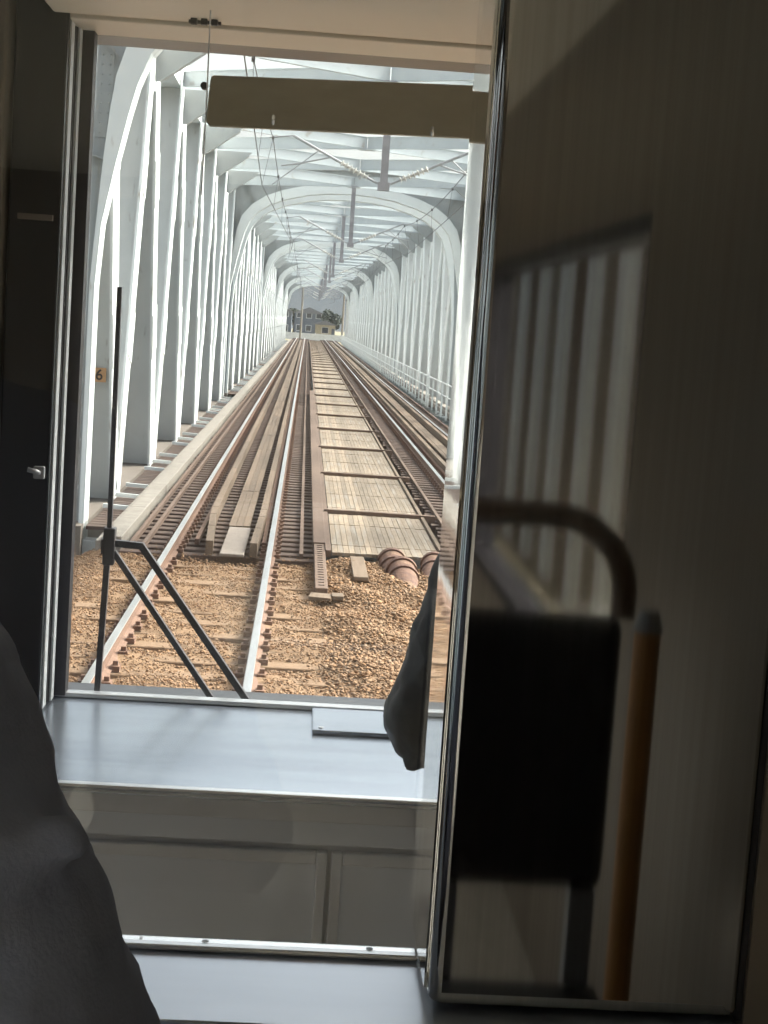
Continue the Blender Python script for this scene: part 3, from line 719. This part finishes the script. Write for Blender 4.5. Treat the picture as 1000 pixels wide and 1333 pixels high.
# ================================================================== TRAIN CAR
XL, XR, FZ, CZ = -2.24, .62, 1.15, 3.36
car = thing('train_car', 'dim interior of the train car around the windscreen and pillar', 'train car', (0, 0, 0))
MB().box(XL - .1, XR + .1, -7.1, 2.56, FZ - .12, FZ).build('floor', M['carpet'], car)
MB().box(XL - .1, XR + .1, -7.1, 2.56, CZ, CZ + .08).build('ceiling', M['soffit'], car)
MB().box(XL, XR, -7.1, -7.0, FZ, CZ).build('end_wall', M['wall_brown'], car)
def side(x0, x1, y_w, z0, z1):
    mb = MB()
    mb.box(x0, x1, -7.1, 2.56, FZ, z0); mb.box(x0, x1, -7.1, 2.56, z1, CZ); ys = [-7.1] + y_w + [2.56]
    for i in range(0, len(ys), 2): mb.box(x0, x1, ys[i], ys[i + 1], z0, z1)
    s = mb.build('side_wall', M['wall_brown'], car)
    xm = (x0 + x1) / 2
    for i in range(0, len(y_w), 2):
        f = MB(); a, b = y_w[i], y_w[i + 1]
        f.box(xm - .045, xm + .045, a, a + .035, z0, z1).box(xm - .045, xm + .045, b - .035, b, z0, z1).box(xm - .045, xm + .045, a + .035, b - .035, z0, z0 + .035).box(xm - .045, xm + .045, a + .035, b - .035, z1 - .035, z1)
        wf = f.build('side_window', M['gasket'], s); MB().box(xm - .004, xm + .004, a + .034, b - .034, z0 + .034, z1 - .034).build('pane', M['pane3'], wf)
side(XR, XR + .1, [-6.8, -3.95, -3.75, -.98, 1.25, 2.35], 1.85, 2.88)  # frontmost cab window added to bring in daylight
side(XL - .1, XL, [-6.9, -3.85, -3.75, -.7, -.6, .95, 1.2, 2.38], 1.42, 3.1)  # windows made large and low, cab one added, for more daylight inside
WX0, WX1, WZ0, WZ1 = -.328, .56, 2.045, 3.035
MB().box(XL, -2.05, 2.44, 2.55, FZ, CZ).box(-.55, WX0 - .026, 2.44, 2.55, FZ, CZ).box(-2.05, -.55, 2.44, 2.55, FZ, 2.04).box(-2.05, -.55, 2.44, 2.55, 3.03, CZ).box(WX1, XR, 2.44, 2.55, FZ, CZ).box(WX0 - .026, WX1, 2.44, 2.55, WZ1, CZ).box(WX0 - .026, WX1, 2.44, 2.55, FZ, WZ0 - .005).build('front_wall', M['wall_dark'], car)  # second opening left of the windscreen added to let daylight into the cab
# cab soffit over the windscreen, with its trim strip
sf = MB().box(-.375, .6, 1.3, 2.30, 3.035, 3.10).build('cab_soffit', M['soffit'], car, bevel=.004)
MB().box(-.375, .6, 2.305, 2.43, 3.030, 3.09).build('soffit_trim', M['soffit'], car, bevel=.003)
MB().box(XL, -.38, 1.12, 2.43, 3.12, 3.16).box(-.38, XR, 1.12, 1.295, 3.12, 3.16).build('cab_ceiling', M['wall_dark'], car)
# dark post and brown panel left of the windscreen
dp = MB().box(-.425, -.352, 2.30, 2.43, 1.3, 3.11).build('dark_post', M['wall_dark'], car, bevel=.004)
MB().box(-.41, -.362, 2.288, 2.299, 2.752, 2.760).build('grab_strip', M['plate'], dp)
MB().box(-.56, -.43, 2.27, 2.43, 1.3, 3.11).build('brown_panel', M['wall_brown'], car, bevel=.004)
lt = thing('latch', 'small silver latch on the dark post beside the windscreen', 'latch', (-.362, 2.296, 2.40))
MB().box(-.012, .004, -.006, .003, -.009, .009).build('keeper', M['galv'], lt, bevel=.002); MB().tube([(-.004, -.006, 0), (-.004, -.016, .002), (-.018, -.018, .005)], .0035, 8).build('lever', M['galv'], lt, smooth=True)
# partition towards the passengers
MB().box(XL, .64 - .02, .995, 1.06, FZ, 2.165).box(.313, XR, 1.0, 1.06, 2.165, CZ).box(XL, -.62, 1.0, 1.06, 2.165, CZ).build('partition_wall', M['wall_brown'], car)

ws = thing('windscreen', 'wide front windscreen with bright double aluminium trim along one side', 'windscreen', (0, 2.40, 2.5))
MB().box(WX0 - .002, WX1, .035, .041, WZ0 - 2.5 - .004, WZ1 - 2.5).build('pane', M['pane'], ws)
MB().box(-.3515, -.3490, -.092, -.064, -.445, .527).box(-.3475, -.3450, -.040, -.016, -.445, .527).build('trim', M['trim'], ws)
MB().box(-.3515, -.3495, -.0515, -.0465, -.445, .527).box(-.3515, -.3476, -.046, -.004, -.445, .527).box(-.3475, -.3300, -.0035, .03, -.445, .535).box(-.33, WX1, .0, .03, .5335, .5395).build('gasket', M['gasket'], ws)

# wiper (outside the glass)
wp = thing('wiper', 'black windscreen wiper standing upright with two slanting arms', 'wiper', (-.285, 2.50, 2.27))
MB().bar((-.004, 0, .40), (-.002, 0, .02), .007, .012, up=(0, 1, 0)).bar((-.002, 0, .02), (.008 - .018, 0, -.26), .009, .014, up=(0, 1, 0)).build('blade', M['wiperpaint'], wp)
MB().box(-.010, .008, -.012, .012, -.028, .03).box(-.013, -.009, -.010, .010, -.012, .012).build('bracket', M['wiperpaint'], wp, bevel=.002)
MB().bar((.004, 0, .006), (.050, 0, .004), .010, .012, up=(0, 1, 0)).bar((.047, 0, .006), (.248, -.0, -.262), .010, .014, up=(0, 1, 0)).build('arm', M['wiperpaint'], wp)
MB().bar((.006, 0, -.008), (.192, 0, -.262), .0085, .013, up=(0, 1, 0)).build('arm', M['wiperpaint'], wp)

# sun visor
sv = thing('sun_visor', 'long olive brown sun visor hung across the top of the windscreen', 'sun visor', (-.15, 2.2, 2.95))
MB().prism([(.002, -.004), (.004, .002), (.62, .024), (.62, -.048), (.004, -.064), (-.001, -.058)], 'y', -.006, .006).build('shade', M['visor'], sv, bevel=.002)
MB().tube([(-.003, -.004, .12), (-.0015, -.004, -.04), (-.002, -.004, -.155)], .0010, 6).build('cord', M['cabinet_frame'], sv)
MB().tube([(-.006, -.004, -.012), (-.006, .008, -.012)], .005, 10).build('knob', M['black'], sv)
for x in (.088, .300): MB().tube([(x, -.008, -.045), (x, -.013, -.052), (x, -.009, -.056)], .0022, 8).build('hook', M['alu'], sv)
hk = thing('hook_plate', 'small dark plate with three square studs on the beige soffit', 'hook plate', (-.165, 2.262, 3.035))
MB().box(-.022, .022, .012, .020, -.004, 0).build('plate', M['black'], hk)
for x in (-.014, 0, .014): MB().box(x - .0045, x + .0045, -.004, .006, -.008, 0).build('stud', M['black'], hk, bevel=.001)

# dashboard and cabinet
db = thing('dashboard', 'silver dashboard shelf under the windscreen with taupe cabinet doors below', 'dashboard', (0, 1.95, 1.15))
MB().box(-.36, .6, .0, .475, .893, .90).build('top', M['dash'], db, bevel=.002)
MB().box(-.36, .6, .010, .0295, .8665, .8925).build('apron', M['cabinet_frame'], db, bevel=.002)
MB().box(-.36, .6, -.002, .012, .9005, .9045).build('front_lip', M['alu'], db, bevel=.001)
MB().box(-.36, .6, .455, .477, .9005, .908).build('rear_lip', M['alu'], db, bevel=.002)
hp = MB().box(.042, .5, .315, .448, .9005, .907).build('hatch_cover', M['dash'], db, bevel=.002)
for x in (.055, .3): MB().tube([(x, .328, .907), (x, .328, .9085)], .004, 10).build('screw', M['alu'], hp)
MB().box(-.36, .6, .03, .46, .0, .867).build('carcass', M['cabinet_frame'], db)
MB().box(-.36, .6, .018, .0295, .835, .866).build('top_rail', M['cabinet'], db, bevel=.002)
def door(x0, x1):
    f = MB().box(x0, x0 + .014, .016, .0295, .1, .826).box(x1 - .014, x1, .016, .0295, .1, .826).box(x0 + .0141, x1 - .0141, .016, .0295, .810, .826).box(x0 + .0141, x1 - .0141, .016, .0295, .1, .13).build('cabinet_door', M['cabinet_frame'], db, bevel=.002)
    MB().box(x0 + .0142, x1 - .0142, .022, .0293, .1302, .8098).build('door_panel', M['cabinet'], f)
door(-.34, .066); door(.071, .40)

# ledge of the partition window
lg = thing('partition_ledge', 'bright satin metal ledge along the bottom of the partition window', 'ledge', (0, 1.0, 2.2))
MB().box(-1.4, .309, -.032, .096, -.028, 0).build('shelf', M['ledge'], lg, bevel=.0025)
MB().box(-1.4, .104, .078, .096, .0005, .0045).build('lip', M['alu'], lg, bevel=.002)
sc = MB()
for x in (-.3, -.045, .07): sc.tube([(x, .088, .0046), (x, .088, .0051)], .0026, 12)
sc.build('screws', M['galv'], lg)
pw = thing('partition_window', 'clear glass pane between the passenger room and the cab', 'window', (0, 1.088, 2.2))
MB().box(-.61, .1035, -.003, .003, .005, .90).build('pane', M['pane2'], pw)

# polished steel pillar with rounded corner
pil = thing('steel_pillar', 'tall dark polished steel pillar with a rounded edge, mirroring the car', 'pillar', (.105, 1.0, 2.203))
def pillar_mesh():
    n = 10; r = .008; x0, x1, y0, y1 = 0, .203, 0, .128; prof = []
    for i in range(n + 1):
        a = math.pi + (math.pi / 2) * i / n; prof.append((x0 + r + r * math.cos(a), y0 + r + r * math.sin(a)))
    r2 = .004
    for i in range(5):
        a = 1.5 * math.pi + (math.pi / 2) * i / 4; prof.append((x1 - r2 + r2 * math.cos(a), y0 + r2 + r2 * math.sin(a)))
    prof += [(x1, y1), (x0, y1)]
    cx_, cy_ = .1, .064; v = []; f = []; m_ = len(prof)
    lv = []
    for i in range(7):                          # rounded bottom edge
        a = (math.pi / 2) * i / 6; lv.append((.007 * (1 - math.sin(a)), .007 * (1 - math.cos(a))))
    lv.append((0, 1.14))
    for ins, z in lv:
        for (x, y) in prof:
            dx = ins if x < cx_ else -ins; dy = ins if y < cy_ else -ins
            if abs(x - x0) < .02: pass
            v.append((x + dx * (1 if x < .05 or x > .15 else 0), y + dy, z))
    for j in range(len(lv) - 1):
        for i in range(m_): f.append((j * m_ + i, j * m_ + (i + 1) % m_, (j + 1) * m_ + (i + 1) % m_, (j + 1) * m_ + i))
    f.append(tuple(range(m_))); return MB().add(v, f)
pm_ = pillar_mesh().build('casing', M['steel'], pil, smooth='angle')
for p_ in pm_.data.polygons:
    if p_.area > .02: p_.use_smooth = False
MB().box(-.0022, -.0002, .0165, .126, .006, 1.13).build('reveal_strip', M['steel_clear'], pil)
MB().box(.2035, .2075, .004, .06, -.002, 1.13).build('gap_seal', M['gasket'], pil)

# things the pillar mirrors: seat end with handrail, amber pole
st = thing('seat', 'black seat with a bronze hooped handrail, mirrored in the pillar', 'seat', (.42, -.45, 1.15))
MB().box(-.19, .10, -.05, .0, .62, 1.06).build('backrest', M['seat'], st, bevel=.02); MB().box(-.19, .10, .01, .42, .42, .48).build('cushion', M['seat'], st, bevel=.02)
for x in (-.15, .07):
    MB().box(x - .02, x + .02, -.045, -.005, 0, .62).build('leg', M['galv'], st); MB().box(x - .02, x + .02, .37, .41, 0, .4).build('leg', M['galv'], st)
hpts = [(-.18, -.025, 1.06), (-.18, -.025, 1.205), (-.15, -.025, 1.215), (-.02, -.025, 1.215)] + [(-.02 + .12 * math.sin(i * math.pi / 20), -.025, 1.095 + .12 * math.cos(i * math.pi / 20)) for i in range(1, 11)] + [(.10, -.025, 1.06)]
MB().tube(hpts, .020, 10).build('handrail', M['bronze'], st, smooth='angle')
ap = thing('grab_pole', 'amber upright grab pole, mirrored low in the pillar', 'grab pole', (.45, .02, 1.15))
MB().tube([(0, 0, 0), (0, 0, 1.13)], .017, 14).build('pole', M['amber'], ap, smooth='angle'); MB().tube([(0, 0, 1.13), (0, 0, 1.155)], [.02, .012], 14).build('cap', M['galv'], ap, smooth='angle')
MB().tube([(0, 0, 0), (0, 0, .015)], .035, 14).build('foot', M['galv'], ap, smooth='angle')

# ================================================================== PEOPLE
def caps(parts, name, m, parent, voxel=.010, smooth_it=6, disp=None):
    """one continuous skin over tapered limbs (p0, r0, p1, r1), remeshed into a single surface"""
    mb = MB()
    for p0, r0, p1, r1 in parts:
        p0, p1 = Vector(p0), Vector(p1); d = (p1 - p0); L = d.length; n = 18
        if L < 1e-5: d = Vector((0, 0, 1)); L = 1e-5
        dn = d.normalized(); u = Vector((0, 0, 1)) if abs(dn.z) < .9 else Vector((1, 0, 0)); u = (u - u.dot(dn) * dn).normalized(); w_ = dn.cross(u)
        rings = []
        for i in range(7): a = math.pi / 2 * (i / 6); rings.append((p0 - dn * r0 * math.cos(a), max(1e-4, r0 * math.sin(a))))
        for i in range(7): a = math.pi / 2 * (i / 6); rings.append((p1 + dn * r1 * math.sin(a), max(1e-4, r1 * math.cos(a))))
        v = []; f = []
        for c, rr in rings:
            for k in range(n): t = 2 * math.pi * k / n; v.append(c + (u * math.cos(t) + w_ * math.sin(t)) * rr)
        for j in range(len(rings) - 1):
            for k in range(n): f.append((j * n + k, j * n + (k + 1) % n, (j + 1) * n + (k + 1) % n, (j + 1) * n + k))
        f.append(tuple(range(n))[::-1]); f.append(tuple((len(rings) - 1) * n + k for k in range(n)))
        mb.add(v, f)
    o = mb.build(name, m, parent, smooth=True)
    rm = o.modifiers.new('remesh', 'REMESH'); rm.mode = 'VOXEL'; rm.voxel_size = voxel; rm.use_smooth_shade = True
    sm = o.modifiers.new('smooth', 'SMOOTH'); sm.factor = .5; sm.iterations = smooth_it
    if disp:
        for k, (st_, sz) in enumerate(disp):
            tx = bpy.data.textures.new(name + '_folds', 'CLOUDS'); tx.noise_scale = sz; tx.noise_depth = 2
            dm = o.modifiers.new('folds', 'DISPLACE'); dm.texture = tx; dm.strength = st_; dm.mid_level = .5; dm.texture_coords = 'LOCAL'
        o.modifiers.new('smooth2', 'SMOOTH').iterations = 2
    return o
def hand(wr, d, up, s=1.0):
    """palm, four bent fingers and a thumb as capsules, from the wrist along d"""
    wr, d, up = Vector(wr), Vector(d).normalized(), Vector(up).normalized(); side_ = d.cross(up).normalized(); P = []
    for k in range(4):
        o = side_ * ((k - 1.5) * .02 * s); kn = wr + d * (.085 * s) + o
        P.append((wr + o * .6, .017 * s, kn, .0115 * s))
        L = [.040, .046, .043, .033][k] * s; a = kn + (d * .9 - up * .35).normalized() * L; b = a + (d * .55 - up * .8).normalized() * L * .7; c = b + (d * .1 - up * 1).normalized() * L * .5
        P += [(kn, .0105 * s, a, .0095 * s), (a, .0095 * s, b, .0085 * s), (b, .0085 * s, c, .0075 * s)]
    t0 = wr + d * .025 * s - side_ * .03 * s; t1 = t0 + (d * .7 - side_ * .8).normalized() * .04 * s; t2 = t1 + (d * .95 - side_ * .2 - up * .3).normalized() * .03 * s
    P += [(wr + d * .01, .017 * s, t0, .014 * s), (t0, .013 * s, t1, .011 * s), (t1, .011 * s, t2, .009 * s)]
    return P
def head_parts(c, fwd):
    c = Vector(c); f = Vector(fwd).normalized(); s = Vector((0, 0, 1)).cross(f); up = Vector((0, 0, 1))
    P = [(c + up * .045, .078, c + up * .03 - f * .03, .080), (c + up * .0 + f * .02, .07, c - up * .06 + f * .035, .052), (c - up * .085 + f * .055, .028, c - up * .085 + f * .05, .03),
         (c + f * .085 + up * .01, .010, c + f * .102 - up * .025, .014), (c + f * .078 - up * .058, .014, c + f * .079 - up * .062, .014)]
    for q in (-1, 1): P += [(c + s * q * .078 + up * .01 - f * .005, .016, c + s * q * .077 - up * .025, .012), (c + s * q * .032 + f * .068 + up * .018, .015, c + s * q * .034 + f * .068 + up * .018, .015)]
    return P
def person(label, P):
    r = thing('person', label, 'person', P['base'])
    b = Vector(P['base']); loc = lambda p: Vector(p) - b
    L = lambda lst: [(loc(a), r0, loc(c), r1) for a, r0, c, r1 in lst]
    H = Vector(P['head']); N = Vector(P['neck']); pel = Vector(P['pelvis'])
    body = head_parts(H, P['fwd']) + [(H - Vector((0, 0, .06)), .055, N, .058), (N, .05, (N + pel) / 2, .09), ((N + pel) / 2, .09, pel, .10)]
    for q in ('l', 'r'):
        sh, el, wr = P['sh' + q], P['el' + q], P['wr' + q]
        hd = P['hd' + q]; body += [(N, .045, sh, .045), (sh, .042, el, .035), (el, .034, wr, .024)] + hand(wr, hd[0], hd[1])
        hp_, kn, an = P['hp' + q], P['kn' + q], P['an' + q]; body += [(pel, .08, hp_, .08), (hp_, .07, kn, .048), (kn, .047, an, .034), (an, .036, Vector(an) + Vector(P['fwd']).normalized() * .13 - Vector((0, 0, .035)), .034)]
    caps(L(body), 'body', M['skin'], r, voxel=.007, smooth_it=3)
    f = Vector(P['fwd']).normalized(); up = Vector((0, 0, 1))
    caps(L([(H + up * .055 - f * .012, .082, H + up * .035 - f * .045, .082), (H - f * .05 + up * .0, .075, H - f * .055 - up * .045, .055)]), 'hair', M['hair'], r, voxel=.008, smooth_it=3)
    sho = [(Vector(P['an' + q]) - up * .02, .048, Vector(P['an' + q]) + f * .16 - up * .035, .043) for q in ('l', 'r')]
    jk = [(N - up * .045, .075, N - up * .10, .11), (N - up * .16, .118, N - up * .34, .122), (N - up * .34, .122, pel + up * .02, .130)]
    for q in ('l', 'r'):
        sh, el, wr = Vector(P['sh' + q]), Vector(P['el' + q]), Vector(P['wr' + q]); hp_ = Vector(P['hp' + q])
        wr2 = wr + (el - wr) * .12
        ra, re, rw = P['rad']
        tor = (sh - N) * .62 + N
        jk += [(N - up * .07, .07, sh, ra * 1.02), (tor - up * .08, .105, (tor - up * .30), .11), (tor - up * .30, .11, hp_ + up * .04, .125), (sh, ra, el, re), (el, re, wr2, rw)]
    jk += P.get('folds', [])
    caps(L(jk), 'jacket', P['cloth'], r, voxel=P.get('voxel', .010), smooth_it=3, disp=P.get('disp'))
    tr = []
    for q in ('l', 'r'): tr += [(pel, .105, P['hp' + q], .105), (P['hp' + q], .095, P['kn' + q], .07), (P['kn' + q], .068, Vector(P['an' + q]) + up * .03, .055)]
    caps(L(tr), 'trousers', M['trouser'], r, voxel=.012, smooth_it=4)
    for a in sho: caps(L([a]), 'shoe', M['black'], r, voxel=.008)
    return r
# passenger standing at the left of the ledge
person('person in a charcoal jacket standing in front of the ledge, back turned', dict(base=(-.44, .70, 1.15), fwd=(0, 1, 0), head=(-.46, .74, 2.78), neck=(-.45, .70, 2.62), pelvis=(-.44, .70, 2.02),
    shl=(-.66, .70, 2.505), ell=(-.76, .72, 2.18), wrl=(-.62, .90, 2.04), hdl=((0.2, 1, -.1), (0, 0, 1)),
    shr=(-.202, .70, 2.460), elr=(-.070, .69, 2.16), wrr=(-.20, .86, 2.06), hdr=((-.2, 1, -.1), (0, 0, 1)),
    hpl=(-.53, .70, 1.96), knl=(-.54, .72, 1.58), anl=(-.55, .68, 1.22), hpr=(-.35, .70, 1.96), knr=(-.34, .72, 1.58), anr=(-.33, .68, 1.22),
    rad=(.084, .084, .058), cloth=M['jacket'], voxel=.006, disp=[(.020, .055), (.003, .025)],
    folds=[((-.27, .622, 2.365), .013, (-.16, .622, 2.392), .015), ((-.16, .622, 2.392), .015, (-.088, .660, 2.418), .014), ((-.28, .620, 2.325), .011, (-.10, .636, 2.352), .012), ((-.28, .622, 2.445), .010, (-.16, .624, 2.475), .010), ((-.27, .620, 2.25), .011, (-.07, .640, 2.30), .012)]))
# train crew standing beside the window, mostly behind the pillar
person('person in dark navy uniform, bent elbow showing between windscreen and pillar', dict(base=(.42, 1.78, 1.15), fwd=(.1, 1, 0), head=(.425, 1.80, 2.76), neck=(.42, 1.78, 2.60), pelvis=(.42, 1.76, 2.05),
    shl=(.236, 1.76, 2.43), ell=(.174, 1.735, 2.218), wrl=(.27, 1.86, 2.13), hdl=((.6, .8, -.1), (0, 0, 1)),
    shr=(.555, 1.80, 2.485), elr=(.57, 1.86, 2.24), wrr=(.46, 2.00, 2.12), hdr=((-.4, 1, -.1), (0, 0, 1)),
    hpl=(.34, 1.76, 1.98), knl=(.34, 1.78, 1.58), anl=(.34, 1.76, 1.22), hpr=(.50, 1.76, 1.98), knr=(.50, 1.78, 1.58), anr=(.50, 1.76, 1.22),
    rad=(.062, .064, .046), cloth=M['navy'], voxel=.006, disp=[(.020, .045), (.003, .02)],
    folds=[((.15, 1.695, 2.27), .010, (.21, 1.695, 2.36), .012), ((.135, 1.70, 2.21), .010, (.20, 1.68, 2.27), .012), ((.14, 1.70, 2.17), .008, (.20, 1.70, 2.20), .012)]))

# ================================================================== AIR
HZ = bpy.data.materials.new('haze_air'); HZ.use_nodes = True
n = HZ.node_tree.nodes; n.remove(n['Principled BSDF']); pv = n.new('ShaderNodeVolumePrincipled'); pv.inputs['Color'].default_value = (.84, .91, 1.0, 1); pv.inputs['Density'].default_value = 0.00013
HZ.node_tree.links.new(pv.outputs[0], n['Material Output'].inputs['Volume'])
tag(MB().box(-1600, 1600, -450, 1800, -12.5, 140).build('haze', HZ), 'pale haze hanging over the river and bridge', 'haze', kind='stuff')
S.cycles.volume_bounces = 1
